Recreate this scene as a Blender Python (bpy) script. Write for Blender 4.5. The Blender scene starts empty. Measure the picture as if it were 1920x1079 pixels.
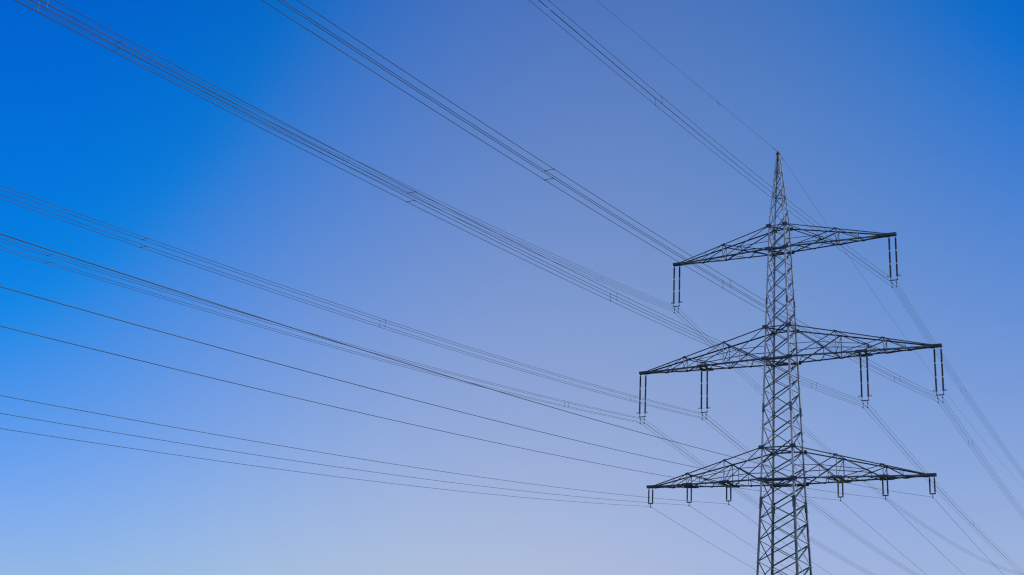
import bpy, bmesh, math, random
from mathutils import Vector, Matrix
random.seed(7)
sc = bpy.context.scene
COL = sc.collection
V = Vector

# ------------------------------------------------------------------ helpers
def link(o):
    COL.objects.link(o)
    return o

def obj(name, bm, mat, parent=None, smooth=False):
    """one bmesh -> ONE mesh object"""
    me = bpy.data.meshes.new(name)
    bmesh.ops.recalc_face_normals(bm, faces=bm.faces[:])
    bm.to_mesh(me)
    bm.free()
    me.materials.append(mat)
    if smooth:
        for p in me.polygons:
            p.use_smooth = True
    o = link(bpy.data.objects.new(name, me))
    if parent:
        o.parent = parent
        o.matrix_parent_inverse = Matrix.Identity(4)
        # geometry is written in world coordinates; the parents stand at their own base
        base = V((0, 0, 0))
        q = parent
        while q:
            base += q.location
            q = q.parent
        o.data.transform(Matrix.Translation(-base))
    return o

def thing(name, label, cat, loc=(0, 0, 0), group=None):
    o = link(bpy.data.objects.new(name, None))
    o.location = loc
    o.empty_display_size = 0.3
    o['label'] = label
    o['category'] = cat
    if group:
        o['group'] = group
    return o

def tag(o, label, cat, group=None):
    o['label'] = label
    o['category'] = cat
    if group:
        o['group'] = group
    return o

def prism(bm, poly, p, q, d1, d2):
    """extrude the 2-D polygon (coordinates along d1, d2) from p to q"""
    a = [bm.verts.new(p + d1 * x + d2 * y) for x, y in poly]
    b = [bm.verts.new(q + d1 * x + d2 * y) for x, y in poly]
    n = len(poly)
    for i in range(n):
        bm.faces.new((a[i], a[(i + 1) % n], b[(i + 1) % n], b[i]))
    bm.faces.new(a[::-1])
    bm.faces.new(b)

class Parts:
    """collects bars; every bar becomes an object of its own under the parent"""
    def __init__(self, name, mat, parent):
        self.name, self.mat, self.parent, self.items = name, mat, parent, []
    def one(self, mat=None):
        b = bmesh.new()
        self.items.append((b, mat or self.mat))
        return b
    def build(self):
        for b, m in self.items:
            obj(self.name, b, m, self.parent)

def frame(p, q, d1, d2):
    ax = (q - p).normalized()
    d1 = (d1 - ax * d1.dot(ax)).normalized()
    d2 = (d2 - ax * d2.dot(ax) - d1 * d2.dot(d1))
    d2.normalize()
    return d1, d2

def angle(bm, p, q, d1, d2, w, t=None, w2=None, mat=None):
    """rolled steel angle: heel on the line p-q, flanges along d1 and d2"""
    if isinstance(bm, Parts):
        bm = bm.one(mat)
    p, q, d1, d2 = V(p), V(q), V(d1), V(d2)
    t = t or w * 0.14
    w2 = w2 or w
    d1, d2 = frame(p, q, d1, d2)
    prism(bm, [(0, 0), (w, 0), (w, t), (t, t), (t, w2), (0, w2)], p, q, d1, d2)

def bar(bm, p, q, d1, d2, w, h):
    """flat bar centred on p-q"""
    if isinstance(bm, Parts):
        bm = bm.one()
    p, q, d1, d2 = V(p), V(q), V(d1), V(d2)
    d1, d2 = frame(p, q, d1, d2)
    prism(bm, [(-w / 2, -h / 2), (w / 2, -h / 2), (w / 2, h / 2), (-w / 2, h / 2)], p, q, d1, d2)

def rod(bm, p, q, r, n=6):
    p, q = V(p), V(q)
    ax = (q - p).normalized()
    d1 = ax.orthogonal().normalized()
    d2 = ax.cross(d1)
    prism(bm, [(r * math.cos(2 * math.pi * i / n), r * math.sin(2 * math.pi * i / n)) for i in range(n)], p, q, d1, d2)

def lathe(bm, base, prof, n=12):
    """profile [(radius, height)] turned about the vertical through base"""
    rings = []
    for r, z in prof:
        rings.append([bm.verts.new(V(base) + V((r * math.cos(2 * math.pi * i / n), r * math.sin(2 * math.pi * i / n), z))) for i in range(n)])
    for a, b in zip(rings, rings[1:]):
        for i in range(n):
            bm.faces.new((a[i], a[(i + 1) % n], b[(i + 1) % n], b[i]))
    bm.faces.new(rings[0][::-1])
    bm.faces.new(rings[-1])

def torus(bm, c, R, r, stretch=1.0, n=24, m=8):
    c = V(c)
    g = []
    for i in range(n):
        a = 2 * math.pi * i / n
        e = V((math.cos(a) * stretch, math.sin(a), 0))
        o = V((math.cos(a), math.sin(a), 0))
        g.append([bm.verts.new(c + e * R + o * (r * math.cos(2 * math.pi * j / m)) + V((0, 0, r * math.sin(2 * math.pi * j / m)))) for j in range(m)])
    for i in range(n):
        for j in range(m):
            bm.faces.new((g[i][j], g[(i + 1) % n][j], g[(i + 1) % n][(j + 1) % m], g[i][(j + 1) % m]))

def tube(bm, pts, r, n=6):
    rings = []
    for i, p in enumerate(pts):
        t = (pts[min(i + 1, len(pts) - 1)] - pts[max(i - 1, 0)]).normalized()
        s = V((t.y, -t.x, 0)).normalized()
        u = s.cross(t)
        rings.append([bm.verts.new(p + s * (r * math.cos(2 * math.pi * k / n)) + u * (r * math.sin(2 * math.pi * k / n))) for k in range(n)])
    for a, b in zip(rings, rings[1:]):
        for k in range(n):
            bm.faces.new((a[k], a[(k + 1) % n], b[(k + 1) % n], b[k]))
    bm.faces.new(rings[0][::-1])
    bm.faces.new(rings[-1])

# ------------------------------------------------------------------ materials
def principled(name, col, rough, metal=0.0, noise=None, spec=0.5):
    m = bpy.data.materials.new(name)
    m.use_nodes = True
    nt = m.node_tree
    b = nt.nodes['Principled BSDF']
    b.inputs['Roughness'].default_value = rough
    b.inputs['Metallic'].default_value = metal
    b.inputs['Specular IOR Level'].default_value = spec
    if noise:
        scale, c2, lo, hi = noise
        tc = nt.nodes.new('ShaderNodeTexCoord')
        nz = nt.nodes.new('ShaderNodeTexNoise')
        nz.inputs['Scale'].default_value = scale
        nz.inputs['Detail'].default_value = 5
        rp = nt.nodes.new('ShaderNodeValToRGB')
        rp.color_ramp.elements[0].position = lo
        rp.color_ramp.elements[1].position = hi
        rp.color_ramp.elements[0].color = (*col, 1)
        rp.color_ramp.elements[1].color = (*c2, 1)
        nt.links.new(tc.outputs['Object'], nz.inputs['Vector'])
        nt.links.new(nz.outputs['Fac'], rp.inputs['Fac'])
        nt.links.new(rp.outputs['Color'], b.inputs['Base Color'])
    else:
        b.inputs['Base Color'].default_value = (*col, 1)
    return m

M = {}
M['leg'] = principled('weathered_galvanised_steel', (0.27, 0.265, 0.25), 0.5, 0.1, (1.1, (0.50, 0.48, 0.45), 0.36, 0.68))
M['leg_lower'] = principled('dark_grey_steel', (0.10, 0.10, 0.098), 0.5, 0.0, (1.1, (0.22, 0.215, 0.205), 0.36, 0.68))
M['steel'] = principled('dull_galvanised_steel', (0.045, 0.047, 0.05), 0.55, 0.1, (0.9, (0.17, 0.165, 0.155), 0.40, 0.74))
M['dark'] = principled('dark_painted_steel', (0.035, 0.037, 0.042), 0.6, 0.0, (3.0, (0.06, 0.06, 0.065), 0.4, 0.7))
M['porcelain'] = principled('brown_glazed_porcelain', (0.022, 0.014, 0.012), 0.42, 0.0, (6.0, (0.035, 0.02, 0.015), 0.4, 0.7), 0.35)
M['fitting'] = principled('zinc_fitting', (0.22, 0.22, 0.22), 0.62, 0.1)
M['fitting_dull'] = principled('weathered_fitting', (0.12, 0.12, 0.12), 0.65, 0.1)
M['wire'] = principled('weathered_aluminium_strand', (0.075, 0.075, 0.077), 0.8, 0.0, (0.6, (0.12, 0.12, 0.12), 0.4, 0.7), 0.2)
M['concrete'] = principled('footing_concrete', (0.30, 0.29, 0.27), 0.9, 0.0, (3.0, (0.38, 0.37, 0.34), 0.4, 0.7))
M['grass'] = principled('meadow_grass', (0.05, 0.085, 0.02), 0.9, 0.0, (0.35, (0.10, 0.12, 0.04), 0.35, 0.7))

# ------------------------------------------------------------------ sizes (metres)
Z = dict(tu=47.93, tb=45.48, mu=37.78, mb=34.63, bu=26.40, bb=23.39, sp=21.67, top=55.82)
W = [(0.0, 2.49), (21.67, 1.604), (23.39, 1.564), (37.78, 1.123), (47.93, 0.79), (55.82, 0.13)]
def half(z):
    for (a, wa), (b, wb) in zip(W, W[1:]):
        if z <= b:
            return wa + (wb - wa) * (z - a) / (b - a)
    return W[-1][1]
LT, LM, LB = 10.56, 14.0, 12.95           # half lengths of the crossarms
XIN, X2, X3 = 7.588, 9.03, 5.154          # inner string positions
S3, S1 = 4.715, 1.797                     # arm to conductor
LEVELS = [0.35, 3.0, 5.6, 8.0, 10.25, 12.35, 14.35, 16.25, 18.1, 19.98, 21.68, 23.39, 24.9, 26.40, 28.32, 30.01,
          31.76, 33.18, 34.63, 36.25, 37.78, 39.48, 41.07, 42.61, 44.12, 45.48, 46.78, 47.93, 49.6, 51.08, 52.45, 53.65, 54.69, 55.5]

# ------------------------------------------------------------------ ground
bm = bmesh.new()
rings = []
for k, r in enumerate([0, 20, 60, 150, 400, 1200, 6000]):
    if r == 0:
        rings.append([bm.verts.new((0, 0, 0))])
    else:
        rings.append([bm.verts.new((r * math.cos(2 * math.pi * i / 48), r * math.sin(2 * math.pi * i / 48), 0)) for i in range(48)])
for i in range(48):
    bm.faces.new((rings[0][0], rings[1][i], rings[1][(i + 1) % 48]))
for a, b in zip(rings[1:], rings[2:]):
    for i in range(48):
        bm.faces.new((a[i], b[i], b[(i + 1) % 48], a[(i + 1) % 48]))
g = obj('ground', bm, M['grass'])
g['kind'] = 'structure'
g['label'] = 'flat green meadow under the power line'

# ------------------------------------------------------------------ the pylon
tower = thing('lattice_pylon', 'tall grey steel lattice pylon with three crossarms and a pointed peak', 'pylon', (0, 0, 0))
CORN = [(-1, -1), (1, -1), (1, 1), (-1, 1)]

def corner(c, z):
    h = half(z)
    return V((c[0] * h, c[1] * h, z))

for ci, c in enumerate(CORN):
    ins1, ins2 = V((-c[0], 0, 0)), V((0, -c[1], 0))
    bm = bmesh.new()
    prev = None
    levels = [(0.0, 0.20), (10.0, 0.20), (21.668, 0.20), (21.672, 0.17), (30.0, 0.17), (37.778, 0.17), (37.782, 0.14), (47.928, 0.14), (47.932, 0.095), (55.82, 0.095)]
    for zz, wd in levels:                       # one continuous rolled angle, stepping down in size
        t_ = wd * 0.14
        o_ = corner(c, zz)
        ring = [bm.verts.new(o_ + ins1 * x + ins2 * y) for x, y in ((0, 0), (wd, 0), (wd, t_), (t_, t_), (t_, wd), (0, wd))]
        if prev:
            for i in range(6):
                bm.faces.new((prev[i], prev[(i + 1) % 6], ring[(i + 1) % 6], ring[i]))
        else:
            bm.faces.new(ring[::-1])
        prev = ring
    bm.faces.new(prev)
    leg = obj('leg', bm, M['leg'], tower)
    leg.data.materials.append(M['leg_lower'])  # darker grey for the leg faces below the lowest crossarm
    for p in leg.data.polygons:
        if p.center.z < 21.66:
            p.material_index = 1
    # bolted splice covers where the sections meet
    for zc, w, hl in ((21.4, 0.26, 0.50), (30.0, 0.21, 0.40), (40.3, 0.17, 0.34), (11.3, 0.26, 0.5)):
        bm = bmesh.new()
        off = V((c[0] * 0.012, c[1] * 0.012, 0))
        angle(bm, corner(c, zc - hl) + off, corner(c, zc + hl) + off, ins1, ins2, w, 0.022)
        obj('splice_cover', bm, M['steel'], leg)
    # climbing bolts on two opposite legs
    if ci in (0, 2):
        k = 0
        while k < 99:
            z = 14.9 + 0.4 * k
            p = corner(c, z)
            d = V((c[0], 0, 0)) if k % 2 else V((0, c[1], 0))
            e = V((0, -c[1] * 0.06, 0)) if k % 2 else V((-c[0] * 0.06, 0, 0))
            bm = bmesh.new()
            rod(bm, p + e, p + e + d * 0.19, 0.011, 5)
            obj('climbing_bolt', bm, M['fitting'], leg)
            k += 1
    bm = bmesh.new()
    lathe(bm, corner(c, 0.0) + V((0, 0, -0.6)), [(0.55, 0), (0.5, 0.7), (0.36, 1.0), (0.3, 1.02)], 16)
    obj('footing', bm, M['concrete'], tower)

# lattice on each of the four faces
for fi in range(4):
    a, b = CORN[fi], CORN[(fi + 1) % 4]
    nrm = V(((a[0] + b[0]) / 2, (a[1] + b[1]) / 2, 0))
    side = V((b[0] - a[0], b[1] - a[1], 0)).normalized()
    face = link(bpy.data.objects.new('lattice_face', None))
    face.parent = tower
    bm = Parts('brace', M['steel'], face)
    for k, (z0, z1) in enumerate(zip(LEVELS, LEVELS[1:])):
        w = 0.10 if z0 < 22 else (0.088 if z0 < 38 else (0.074 if z0 < 47 else 0.055))
        mg = 0.05
        off = nrm * -0.03
        p0, p1 = corner(a, z0) + off + side * mg, corner(b, z1) + off - side * mg
        q0, q1 = corner(b, z0) + off - side * mg, corner(a, z1) + off + side * mg
        d = V((0, 0, -1))
        if fi in (2, 3):
            p0, p1, q0, q1 = q0, q1, p0, p1
        angle(bm, p0, p1, d, -nrm, w)
        off2 = nrm * -(w * 0.14 + 0.025)
        angle(bm, q0 + off2, q1 + off2, d, -nrm, w * 0.7, mat=M['leg'])  # paler steel: sunlight on these diagonals is put into their colour
    # level struts at the crossarms and in the peak
    for zz, w in ((26.40, 0.12), (23.39, 0.14), (37.78, 0.11), (34.63, 0.13), (47.93, 0.09), (45.48, 0.11), (51.08, 0.06), (53.65, 0.05), (55.5, 0.05), (8.0, 0.13)):
        off = nrm * -0.075
        angle(bm, corner(a, zz) + off + side * 0.03, corner(b, zz) + off - side * 0.03, V((0, 0, -1)), -nrm, w)
    bm.build()

bm = Parts('diaphragm_bar', M['steel'], tower)
for zz in (23.39, 26.40, 34.63, 37.78, 45.48, 47.93):
    for s in (1, -1):
        angle(bm, corner((-1, -s), zz) + V((0.1, s * 0.1, -0.09 * (s > 0))), corner((1, s), zz) + V((-0.1, -s * 0.1, -0.09 * (s > 0))), V((1, -s, 0)), V((0, 0, -1)), 0.09)
bm.build()

bm = bmesh.new()                                  # cap that carries the earth wire
h = half(55.5)
prism(bm, [(-0.17, -0.17), (0.17, -0.17), (0.17, 0.17), (-0.17, 0.17)], V((0, 0, 55.5)), V((0, 0, 55.62)), V((1, 0, 0)), V((0, 1, 0)))
bar(bm, (0, -0.2, 55.70), (0, 0.2, 55.70), (1, 0, 0), (0, 0, 1), 0.10, 0.15)
obj('peak_cap', bm, M['dark'], tower)

# ------------------------------------------------------------------ crossarms
def lerp(a, b, t):
    return a + (b - a) * t

def crossarm(zb, zt, L, bays, beams, wch, label):
    root = link(bpy.data.objects.new('crossarm', None))
    root.parent = tower
    root['label'] = label
    arm = Parts('chord', M['steel'], root)
    hb, ht = half(zb), half(zt)
    tipz = 0.20
    # continuous bottom chords through the body
    for sy in (-1, 1):
        angle(arm, (-hb - 0.02, sy * (hb + 0.012), zb), (hb + 0.02, sy * (hb + 0.012), zb), (0, 0, 1), (0, -sy, 0), wch)
    brs, gus, posts = Parts('brace', M['steel'], root), Parts('gusset_plate', M['dark'], root), Parts('post', M['leg'], root)
    hang, tips = Parts('hanger_beam', M['dark'], root), Parts('tip_plate', M['dark'], root)
    for s in (-1, 1):
        X = V((s, 0, 0))
        xt = L - 0.35
        B = {}
        T = {}
        for sy in (-1, 1):
            B[sy] = (V((s * hb, sy * (hb + 0.012), zb)), V((s * xt, sy * 0.20, zb)))
            T[sy] = (V((s * ht, sy * (ht + 0.012), zt)), V((s * xt, sy * 0.20, zb + tipz)))
            angle(arm, B[sy][0], B[sy][1], (0, 0, 1), (0, -sy, 0), wch)
            angle(arm, T[sy][0], T[sy][1], (0, 0, -1), (0, -sy, 0), wch * 0.8)
        x0b = (hb + ht) / 2
        def bp(sy, x):
            return lerp(B[sy][0], B[sy][1], (x - hb) / (xt - hb))
        def tp(sy, x):
            return lerp(T[sy][0], T[sy][1], (x - ht) / (xt - ht))
        st = [None] + [x0b + (xt - x0b) * k / bays for k in range(1, bays)] + [xt]
        if len(beams) > 1:                          # the lower arm: bays end at the hanging points
            st = [None] + sorted(beams) + [xt]
        cross = []
        for k in range(len(st) - 1):
            xa, xb = st[k], st[k + 1]
            for sy in (-1, 1):
                b0 = bp(sy, xa) if xa else B[sy][0]
                t0 = tp(sy, xa) if xa else T[sy][0]
                b1, t1 = bp(sy, xb), tp(sy, xb)
                inn = V((0, -sy, 0))
                o1, o2 = inn * 0.03, inn * 0.045
                w = 0.085 if k == 0 else 0.07
                last = (k == len(st) - 2)
                angle(brs, b0 + o1 + X * 0.05, t1 + o1, (0, 0, -1), inn, w)
                if not last:
                    angle(brs, t0 + o2 + X * 0.05, b1 + o2, (0, 0, -1), inn, w * 0.85)
                else:
                    angle(brs, t0 + o2 + X * 0.05, lerp(b0, b1, 0.55) + o2, (0, 0, -1), inn, w * 0.85)
                # station post
                if not last:
                    angle(posts, b1 + inn * 0.02, t1 + inn * 0.02, X, inn, 0.075)
                    # gussets
                    for n_, gl, gh in ((t1, 0.36, 0.17), (b1, 0.36, 0.16)):
                        ax = (T[sy][1] - T[sy][0]).normalized() if n_ is t1 else X
                        bar(gus, n_ - ax * gl / 2 + V((0, sy * 0.012, -0.03 if n_ is t1 else 0.05)), n_ + ax * gl / 2 + V((0, sy * 0.012, -0.03 if n_ is t1 else 0.05)), (0, 0, 1), (0, 1, 0), gh, 0.012)
                # crossing point of the two diagonals, with its hanger post
                den = (t0.z - b0.z) + (t1.z - b1.z)
                f = (t0.z - b0.z) / den if den else 0.5
                c = lerp(b0, t1, f)
                if not last:
                    cross.append((k, sy, c))
                    cb = V((c.x, bp(sy, abs(c.x)).y, zb))
                    angle(posts, cb + inn * 0.05, c + inn * 0.05, X, inn, 0.055)
                else:
                    xm = lerp(xa, xb, 0.4)
                    angle(posts, bp(sy, xm) + inn * 0.03, tp(sy, xm) + inn * 0.03, X, inn, 0.045)
                # gusset at the body
                if k == 0:
                    for n_, gl in ((b0, 0.52), (t0, 0.50)):
                        up = 0.05 if n_ is b0 else -0.05
                        bar(gus, n_ - X * 0.26 + V((0, sy * 0.028, up)), n_ + X * gl / 2 + V((0, sy * 0.028, up)), (0, 0, 1), (0, 1, 0), 0.36, 0.014)
            # cross struts between near and far faces
            pb = [bp(q, xb) for q in (-1, 1)]
            pt = [tp(q, xb) for q in (-1, 1)]
            if not last:
                angle(brs, pb[0] + V((0, 0, 0.03)), pb[1] + V((0, 0, 0.03)), (0, 0, 1), -X, 0.08)
                angle(brs, pt[0] + V((0, 0, -0.03)), pt[1] + V((0, 0, -0.03)), (0, 0, -1), -X, 0.075)
                angle(brs, pb[0] + X * 0.03, pt[1] + X * 0.03, (0, 0, -1), X, 0.05)
                cc = [v for (kk, q, v) in cross if kk == k]
                angle(brs, cc[0] + V((0, 0, -0.02)), cc[1] + V((0, 0, -0.02)), (0, 0, 1), -X, 0.07)
        # rails from the body out through the crossing points
        for sy in (-1, 1):
            prev = None
            for (kk, q, v) in cross:
                if q != sy:
                    continue
                if prev is None:
                    prev = V((s * half(v.z), sy * (half(v.z) + 0.012), v.z))
                    tgt = V((v.x, v.y, v.z))
                else:
                    tgt = v
                angle(brs, prev + V((0, -sy * 0.02, 0)), tgt + V((0, -sy * 0.02, 0)), (0, 0, -1), (0, -sy, 0), 0.06)
                prev = tgt
        # zigzag lacing in the bottom plane
        n = bays * 4
        xs = [hb + (xt - hb) * k / n for k in range(n + 1)]
        for k in range(n):
            sy = -1 if k % 2 else 1
            angle(brs, bp(sy, xs[k]) + V((0, -sy * 0.03, -0.012)), bp(-sy, xs[k + 1]) + V((0, sy * 0.03, -0.012)), X, (0, 0, -1), 0.06)
        # twin cross beams that carry the insulator strings
        for x in beams:
            for dx in (-0.29, 0.29):
                y = abs(bp(1, x + dx).y)
                for sg in (-1, 1):
                    angle(hang, V((s * (x + dx), -y - 0.12, zb - 0.02)) + X * (0.03 * sg), V((s * (x + dx), y + 0.12, zb - 0.02)) + X * (0.03 * sg), X * sg, (0, 0, 1), 0.10)
            for sy in (-1, 1):
                bar(hang, bp(sy, x - 0.62) + V((0, 0, -0.035)), bp(sy, x + 0.62) + V((0, 0, -0.035)), (0, 1, 0), (0, 0, 1), 0.30, 0.02)
                bar(hang, bp(sy, x - 0.5) + V((0, sy * 0.03, 0.09)), bp(sy, x + 0.5) + V((0, sy * 0.03, 0.09)), (0, 0, 1), (0, 1, 0), 0.20, 0.016)
        # tip: plates and end box
        x0, x1 = L - 0.66, L + 0.36
        for sy in (-1, 1):
            bar(tips, V((s * x0, sy * 0.225, zb + 0.10)), V((s * x1, sy * 0.19, zb + 0.10)), (0, 0, 1), (0, 1, 0), 0.23, 0.016)
        bar(tips, V((s * x0, 0, zb - 0.012)), V((s * x1, 0, zb - 0.012)), (0, 1, 0), (0, 0, 1), 0.40, 0.02)
        bar(tips, V((s * x1, -0.19, zb + 0.10)), V((s * x1, 0.19, zb + 0.10)), (1, 0, 0), (0, 0, 1), 0.02, 0.26)
    for q in (arm, brs, posts, gus, hang, tips):
        q.build()

crossarm(Z['tb'], Z['tu'], LT, 2, [], 0.12, 'shortest crossarm, at the top')
crossarm(Z['mb'], Z['mu'], LM, 3, [XIN], 0.135, 'longest crossarm, in the middle')
crossarm(Z['bb'], Z['bu'], LB, 3, [X2, X3], 0.13, 'lowest crossarm')

# ------------------------------------------------------------------ insulator strings
def rod_insulator(name, x, y, ztop, length, segs, rad, parent):
    """long-rod porcelain insulator: segments of sheds between metal caps"""
    seg = length / segs
    c = 0.085
    por = bmesh.new()
    prof = []
    for k in range(segs):                       # from the bottom rod up; a plain core runs through the caps
        z0 = ztop - length + k * seg
        z1 = z0 + seg
        n = max(5, int((seg - 2 * c) / 0.07))
        step = (seg - 2 * c) / n
        prof.append((rad * 0.5, z0 + 0.02))
        for j in range(n):
            zz = z0 + c + j * step
            prof += [(rad * 0.66, zz), (rad, zz + step * 0.30), (rad * 0.94, zz + step * 0.5), (rad * 0.66, zz + step * 0.85)]
        prof += [(rad * 0.66, z1 - c), (rad * 0.5, z1 - 0.02)]
    lathe(por, (x, y, 0), prof, 10)
    o = obj(name, por, M['porcelain'], parent, True)
    for k in range(segs + 1):
        z = ztop - length + k * seg
        lo = z if k == 0 else z - c
        hi = z if k == segs else z + c
        cap = bmesh.new()
        lathe(cap, (x, y, 0), [(rad * 0.55, lo), (rad * 0.72, lo + 0.012), (rad * 0.72, hi - 0.012), (rad * 0.55, hi)], 10)
        obj('metal_cap', cap, M['fitting'], o)
    return o

def string_high(x, zb, label):
    t = thing('insulator_set', label, 'insulator', (x, 0, zb - 0.03), 'long insulator sets of the upper crossarms')
    top = zb - 0.03
    for dx in (-0.29, 0.29):
        rod_insulator('insulator', x + dx, 0, top - 0.16, 3.78, 3, 0.090, t)
        b = bmesh.new()
        rod(b, (x + dx, 0, top), (x + dx, 0, top - 0.17), 0.03, 8)
        bar(b, (x + dx, -0.06, top - 0.05), (x + dx, 0.06, top - 0.05), (1, 0, 0), (0, 0, 1), 0.05, 0.08)
        rod(b, (x + dx, 0, top - 3.93), (x + dx, 0, top - 4.27), 0.028, 8)
        obj('shackle', b, M['dark'], t)
        b = bmesh.new()
        torus(b, (x + dx * 1.35, 0, top - 3.86), 0.20, 0.019, 1.0)
        bar(b, (x + dx * 1.35 - 0.2, 0, top - 3.90), (x + dx * 1.35 + 0.2, 0, top - 3.90), (0, 1, 0), (0, 0, 1), 0.04, 0.015)
        obj('arcing_ring', b, M['dark'], t, True)
    b = bmesh.new()
    bar(b, (x - 0.36, 0, top - 4.26), (x + 0.36, 0, top - 4.26), (0, 0, 1), (0, 1, 0), 0.085, 0.022)
    obj('yoke_plate', b, M['dark'], t)
    for dx in (-0.2, 0.2):
        b = bmesh.new()
        bar(b, (x + dx, 0, top - 4.28), (x + dx, 0, top - 4.92), (1, 0, 0), (0, 1, 0), 0.035, 0.018)
        for dz in (0.2, -0.2):
            bar(b, (x + dx, -0.16, zb - S3 + dz - 0.025), (x + dx, 0.16, zb - S3 + dz - 0.025), (1, 0, 0), (0, 0, 1), 0.06, 0.05)
        obj('suspension_clamp', b, M['dark'], t)
    return t

def string_low(x, zb, label):
    t = thing('insulator_set', label, 'insulator', (x, 0, zb - 0.03), 'short insulator sets of the lowest crossarm')
    top = zb - 0.03
    for dx in (-0.2, 0.2):
        rod_insulator('insulator', x + dx, 0, top - 0.10, 1.27, 1, 0.080, t)
        b = bmesh.new()
        rod(b, (x + dx, 0, top), (x + dx, 0, top - 0.11), 0.025, 8)
        rod(b, (x + dx, 0, top - 1.36), (x + dx, 0, top - 1.47), 0.025, 8)
        # arcing horn
        rod(b, (x + dx, 0, top - 1.38), (x + dx * 1.5, 0, top - 1.30), 0.012, 6)
        obj('shackle', b, M['dark'], t)
    b = bmesh.new()
    bar(b, (x - 0.26, 0, top - 1.46), (x + 0.26, 0, top - 1.46), (0, 0, 1), (0, 1, 0), 0.10, 0.025)
    obj('yoke_plate', b, M['dark'], t)
    b = bmesh.new()
    bar(b, (x, 0, top - 1.48), (x, 0, top - 1.78), (1, 0, 0), (0, 1, 0), 0.05, 0.025)
    bar(b, (x, -0.17, zb - S1 - 0.025), (x, 0.17, zb - S1 - 0.025), (1, 0, 0), (0, 0, 1), 0.06, 0.05)
    obj('suspension_clamp', b, M['dark'], t)
    return t

string_high(-LT, Z['tb'], 'double string of long dark insulators under the left tip of the top crossarm')
string_high(LT, Z['tb'], 'double string of long dark insulators under the right tip of the top crossarm')
string_high(-LM, Z['mb'], 'double string of long dark insulators under the left tip of the middle crossarm')
string_high(-XIN, Z['mb'], 'double string of long dark insulators halfway along the left half of the middle crossarm')
string_high(XIN, Z['mb'], 'double string of long dark insulators halfway along the right half of the middle crossarm')
string_high(LM, Z['mb'], 'double string of long dark insulators under the right tip of the middle crossarm')
string_low(-LB, Z['bb'], 'short double insulator under the left tip of the lowest crossarm')
string_low(-X2, Z['bb'], 'short double insulator midway between left tip and body of the lowest crossarm')
string_low(-X3, Z['bb'], 'short double insulator nearest the pylon body on the left half of the lowest crossarm')
string_low(X3, Z['bb'], 'short double insulator nearest the pylon body on the right half of the lowest crossarm')
string_low(X2, Z['bb'], 'short double insulator midway between body and right tip of the lowest crossarm')
string_low(LB, Z['bb'], 'short double insulator under the right tip of the lowest crossarm')

# ------------------------------------------------------------------ wires
PF, PB = 0.02138, -0.03685
SAG = {'3': ((-0.13867, 4.1942e-4), (-0.0806, 3.8974e-4)),
       '1': ((-0.14621, 4.0098e-4), (-0.07757, 2.9788e-4)),
       'e': ((-0.13658, 2.4637e-4), (-0.0912, 3.3386e-4))}
SF = [0.0, 0.3] + [1.5 + 2.5 * k for k in range(132)]
SB = [0.3] + [1.5 + 2.5 * k for k in range(112)]

def wpt(a, kind, s):
    """point on the span at signed distance s (negative = the span towards the camera)"""
    if s < 0:
        ph, (A, B), q, sg = PF, SAG[kind][0], -s, -1
    else:
        ph, (A, B), q, sg = PB, SAG[kind][1], s, 1
    q2 = math.sqrt(q * q + 0.09) - 0.3          # rounded over the clamp
    return V((a[0] + q * math.sin(ph), a[1] + sg * q * math.cos(ph), a[2] + A * q2 + B * q * q))

def wire_mesh(a, kind, r):
    bm = bmesh.new()
    pts = [wpt(a, kind, -s) for s in reversed(SF)] + [wpt(a, kind, s) for s in SB]
    tube(bm, pts, r)
    return bm

R3, R1, RE = 0.0118, 0.0135, 0.0115
def bundle(x, zb, spacers, label):
    z = zb - S3
    t = thing('conductor_bundle', label, 'power line', (x, 0, z), 'four wire conductor bundles')
    for dx in (-0.2, 0.2):
        for dz in (-0.2, 0.2):
            obj('conductor', wire_mesh((x + dx, 0, z + dz), '3', R3), M['wire'], t, True)
    for s, typ in spacers:
        c = wpt((x, 0, z), '3', s)
        for k in (-1, 1):
            b = bmesh.new()
            if typ == 'V':
                p, q = c + V((k * 0.2, 0, -0.23)), c + V((k * 0.2, 0, 0.23))
                rod(b, p, q, 0.0125, 8)
            else:
                p, q = c + V((-0.23, 0, k * 0.2)), c + V((0.23, 0, k * 0.2))
                rod(b, p, q, 0.0125, 8)
            for e in (-0.2, 0.2):               # clamp bodies on the wires
                m_ = c + (V((k * 0.2, 0, e)) if typ == 'V' else V((e, 0, k * 0.2)))
                d = wpt((x, 0, z), '3', s + 0.5) - wpt((x, 0, z), '3', s - 0.5)
                d.normalize()
                rod(b, m_ - d * 0.05, m_ + d * 0.05, 0.021, 8)
            obj('spacer', b, M['fitting_dull'], t)
    return t

bundle(-LT, Z['tb'], [(-17.0, 'V'), (-53.5, 'V'), (-72.7, 'H'), (24.4, 'V'), (55, 'V')], 'bundle of four wires held at the left tip of the top crossarm')
bundle(LT, Z['tb'], [(-52.4, 'V'), (31, 'V')], 'bundle of four wires held at the right tip of the top crossarm')
bundle(-LM, Z['mb'], [(-15.8, 'V'), (-71.9, 'H'), (26, 'V')], 'bundle of four wires held at the left tip of the middle crossarm')
bundle(-XIN, Z['mb'], [(-16.0, 'V'), (-52.0, 'V'), (-71.6, 'H'), (27, 'V')], 'bundle of four wires held midway along the left half of the middle crossarm')
bundle(XIN, Z['mb'], [(-51.3, 'V'), (-71.0, 'H'), (-90.4, 'V'), (-15, 'V'), (48.4, 'V')], 'bundle of four wires held midway along the right half of the middle crossarm')
bundle(LM, Z['mb'], [(-51.0, 'V'), (-70.6, 'H'), (-15, 'V'), (13.2, 'V')], 'bundle of four wires held at the right tip of the middle crossarm')

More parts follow.
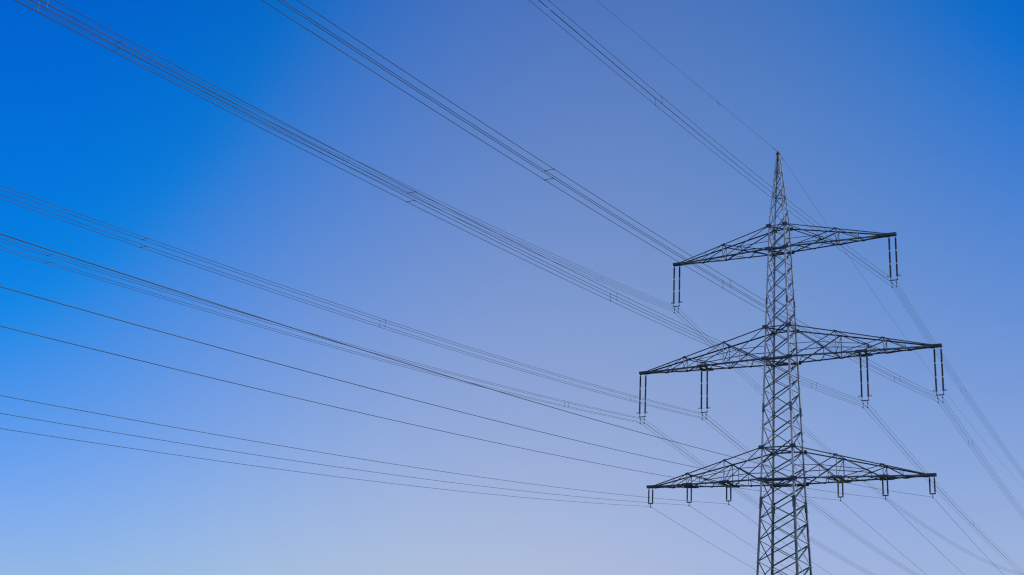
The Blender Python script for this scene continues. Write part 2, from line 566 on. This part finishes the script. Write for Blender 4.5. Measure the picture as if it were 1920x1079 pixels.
def single(x, label):
    o = obj('power_line', wire_mesh((x, 0, Z['bb'] - S1), '1', R1), M['wire'], None, True)
    tag(o, label, 'power line', 'single wires of the lowest crossarm')
    return o
single(-LB, 'single wire held at the left tip of the lowest crossarm, lowest wire at left edge')
single(-X2, 'single wire held midway along the left half of the lowest crossarm')
single(-X3, 'single wire held nearest the pylon body on the left half of the lowest crossarm')
single(X3, 'single wire held nearest the pylon body on the right half of the lowest crossarm')
single(X2, 'single wire held midway along the right half of the lowest crossarm')
single(LB, 'single wire held at the right tip of the lowest crossarm')

ew = thing('earth_wire', 'thin single earth wire running over the pointed peak of the pylon', 'power line', (0, 0, Z['top'] - 0.02))
obj('strand', wire_mesh((0, 0, Z['top'] - 0.02), 'e', RE), M['wire'], ew, True)
for s in (-1.3, 1.3, -16.1):
    b = bmesh.new()
    c = wpt((0, 0, Z['top'] - 0.02), 'e', s)
    rod(b, c + V((0, 0, 0.03)), c + V((0, 0, -0.10)), 0.013, 6)
    rod(b, c + V((0, -0.2, -0.10)), c + V((0, 0.2, -0.10)), 0.008, 6)
    for e in (-0.2, 0.2):
        rod(b, c + V((0, e - 0.05, -0.10)), c + V((0, e + 0.05, -0.10)), 0.026, 8)
    obj('vibration_damper', b, M['fitting_dull'], ew)

# ------------------------------------------------------------------ sky and sun
SUN_EL = math.radians(48)
RH, FH = V((0.84734, 0.53105)), V((-0.5487, 0.8360))
sd = RH * 0.80 - FH * 0.75
SUN_AZ = math.atan2(sd.y, sd.x)
w = bpy.data.worlds.new('World')
sc.world = w
w.use_nodes = True
nt = w.node_tree
N, Lk = nt.nodes, nt.links
sky = N.new('ShaderNodeTexSky')
sky.sky_type = 'NISHITA'
sky.sun_disc = False
sky.sun_elevation = SUN_EL
sky.sun_rotation = math.pi / 2 - SUN_AZ
# colour grade of the clear sky by compass bearing and height (deep polarised blue to pale low sky)
COEF = [(1.1113, 1.1774, 1.5427), (1.5768, 0.7413, -0.2726), (-1.7126, -0.0148, 1.6483), (-10.3784, -3.3533, 2.1287), (3.42, 1.2867, -2.0379), (-5.7987, -4.1349, -1.5705), (-0.4326, -2.0449, 1.9368), (-25.0148, -4.588, 1.4944), (-5.9291, -4.9142, 2.7926), (10.0068, -1.9385, -9.2666), (22.0119, 8.1164, -7.8902), (-5.0218, -16.1953, 16.2133), (-7.7299, 6.6853, -0.3816), (-3.0752, -0.8411, 3.7025), (-5.5671, 4.8532, 4.5135)]
def mnode(op, a, b=None):
    n = N.new('ShaderNodeMath')
    n.operation = op
    for i, x in enumerate((a, b)):
        if x is None:
            continue
        if isinstance(x, (int, float)):
            n.inputs[i].default_value = x
        else:
            Lk.new(x, n.inputs[i])
    return n.outputs[0]
tc = N.new('ShaderNodeTexCoord')
nv = N.new('ShaderNodeVectorMath'); nv.operation = 'NORMALIZE'
Lk.new(tc.outputs['Generated'], nv.inputs[0])
dt = N.new('ShaderNodeVectorMath'); dt.operation = 'DOT_PRODUCT'
Lk.new(nv.outputs[0], dt.inputs[0]); dt.inputs[1].default_value = (0.84734, 0.53105, 0)
sx = N.new('ShaderNodeSeparateXYZ'); Lk.new(nv.outputs[0], sx.inputs[0])
def clampn(v, lo, hi):
    return mnode('MINIMUM', mnode('MAXIMUM', v, lo), hi)
h = clampn(dt.outputs['Value'], -0.375, 0.365)
v = mnode('SUBTRACT', clampn(sx.outputs[2], 0.06, 0.52), 0.33)
hh, vv, hv = mnode('MULTIPLY', h, h), mnode('MULTIPLY', v, v), mnode('MULTIPLY', h, v)
terms = [None, h, v, hh, hv, vv, mnode('MULTIPLY', hh, h), mnode('MULTIPLY', hh, v), mnode('MULTIPLY', h, vv), mnode('MULTIPLY', vv, v), mnode('MULTIPLY', hh, hh), mnode('MULTIPLY', hh, hv), mnode('MULTIPLY', hv, hv), mnode('MULTIPLY', vv, vv), mnode('MULTIPLY', hv, vv)]
acc = None
for cf, t in zip(COEF, terms):
    if t is None:
        cn = N.new('ShaderNodeCombineXYZ')
        for i in range(3):
            cn.inputs[i].default_value = cf[i]
        acc = cn.outputs[0]
        continue
    ma = N.new('ShaderNodeVectorMath'); ma.operation = 'MULTIPLY_ADD'
    ma.inputs[0].default_value = cf
    Lk.new(t, ma.inputs[1]); Lk.new(acc, ma.inputs[2])
    acc = ma.outputs[0]
# soft lower limit at zero, channel by channel: 0.5 (p + sqrt(p^2 + 0.12^2))
sp_ = N.new('ShaderNodeSeparateXYZ'); Lk.new(acc, sp_.inputs[0])
cb_ = N.new('ShaderNodeCombineXYZ')
for i in range(3):
    p_ = sp_.outputs[i]
    q_ = mnode('SQRT', mnode('ADD', mnode('MULTIPLY', p_, p_), 0.0144))
    Lk.new(mnode('MULTIPLY', mnode('ADD', p_, q_), 0.5), cb_.inputs[i])
ml = N.new('ShaderNodeVectorMath'); ml.operation = 'MULTIPLY'
Lk.new(sky.outputs[0], ml.inputs[0]); Lk.new(cb_.outputs[0], ml.inputs[1])
bg = N['Background']
Lk.new(ml.outputs[0], bg.inputs[0])
bg.inputs[1].default_value = 0.1

sun = bpy.data.lights.new('sun', 'SUN')
sun.energy = 3.0
sun.angle = math.radians(0.53)
sun.color = (1.0, 0.95, 0.88)
so = link(bpy.data.objects.new('sun', sun))
dirv = V((math.cos(SUN_EL) * math.cos(SUN_AZ), math.cos(SUN_EL) * math.sin(SUN_AZ), math.sin(SUN_EL)))
so.rotation_euler = dirv.to_track_quat('Z', 'Y').to_euler()
so.location = dirv * 200

# ------------------------------------------------------------------ camera
cam = bpy.data.cameras.new('camera')
co = link(bpy.data.objects.new('camera', cam))
r_ = (0.84574734, 0.53005046, 0.06130205)
u_ = (0.12293372, -0.30536044, 0.94426813)
f_ = (-0.51922898, 0.79107617, 0.32341885)
co.matrix_world = Matrix(((r_[0], u_[0], -f_[0], 39.21020606), (r_[1], u_[1], -f_[1], -111.16210409), (r_[2], u_[2], -f_[2], 1.70000059), (0, 0, 0, 1)))
cam.sensor_width = 36
cam.lens = 2415.0954 / 1920 * 36
cam.shift_x = (960 - 901.0645) / 1920
cam.shift_y = (521.8961 - 539.5) / 1920
cam.clip_start = 0.1
cam.clip_end = 20000
sc.camera = co

sc.view_settings.view_transform = 'Standard'
sc.view_settings.look = 'None'
sc.view_settings.exposure = 0
sc.view_settings.gamma = 1
sc.cycles.filter_width = 1.2
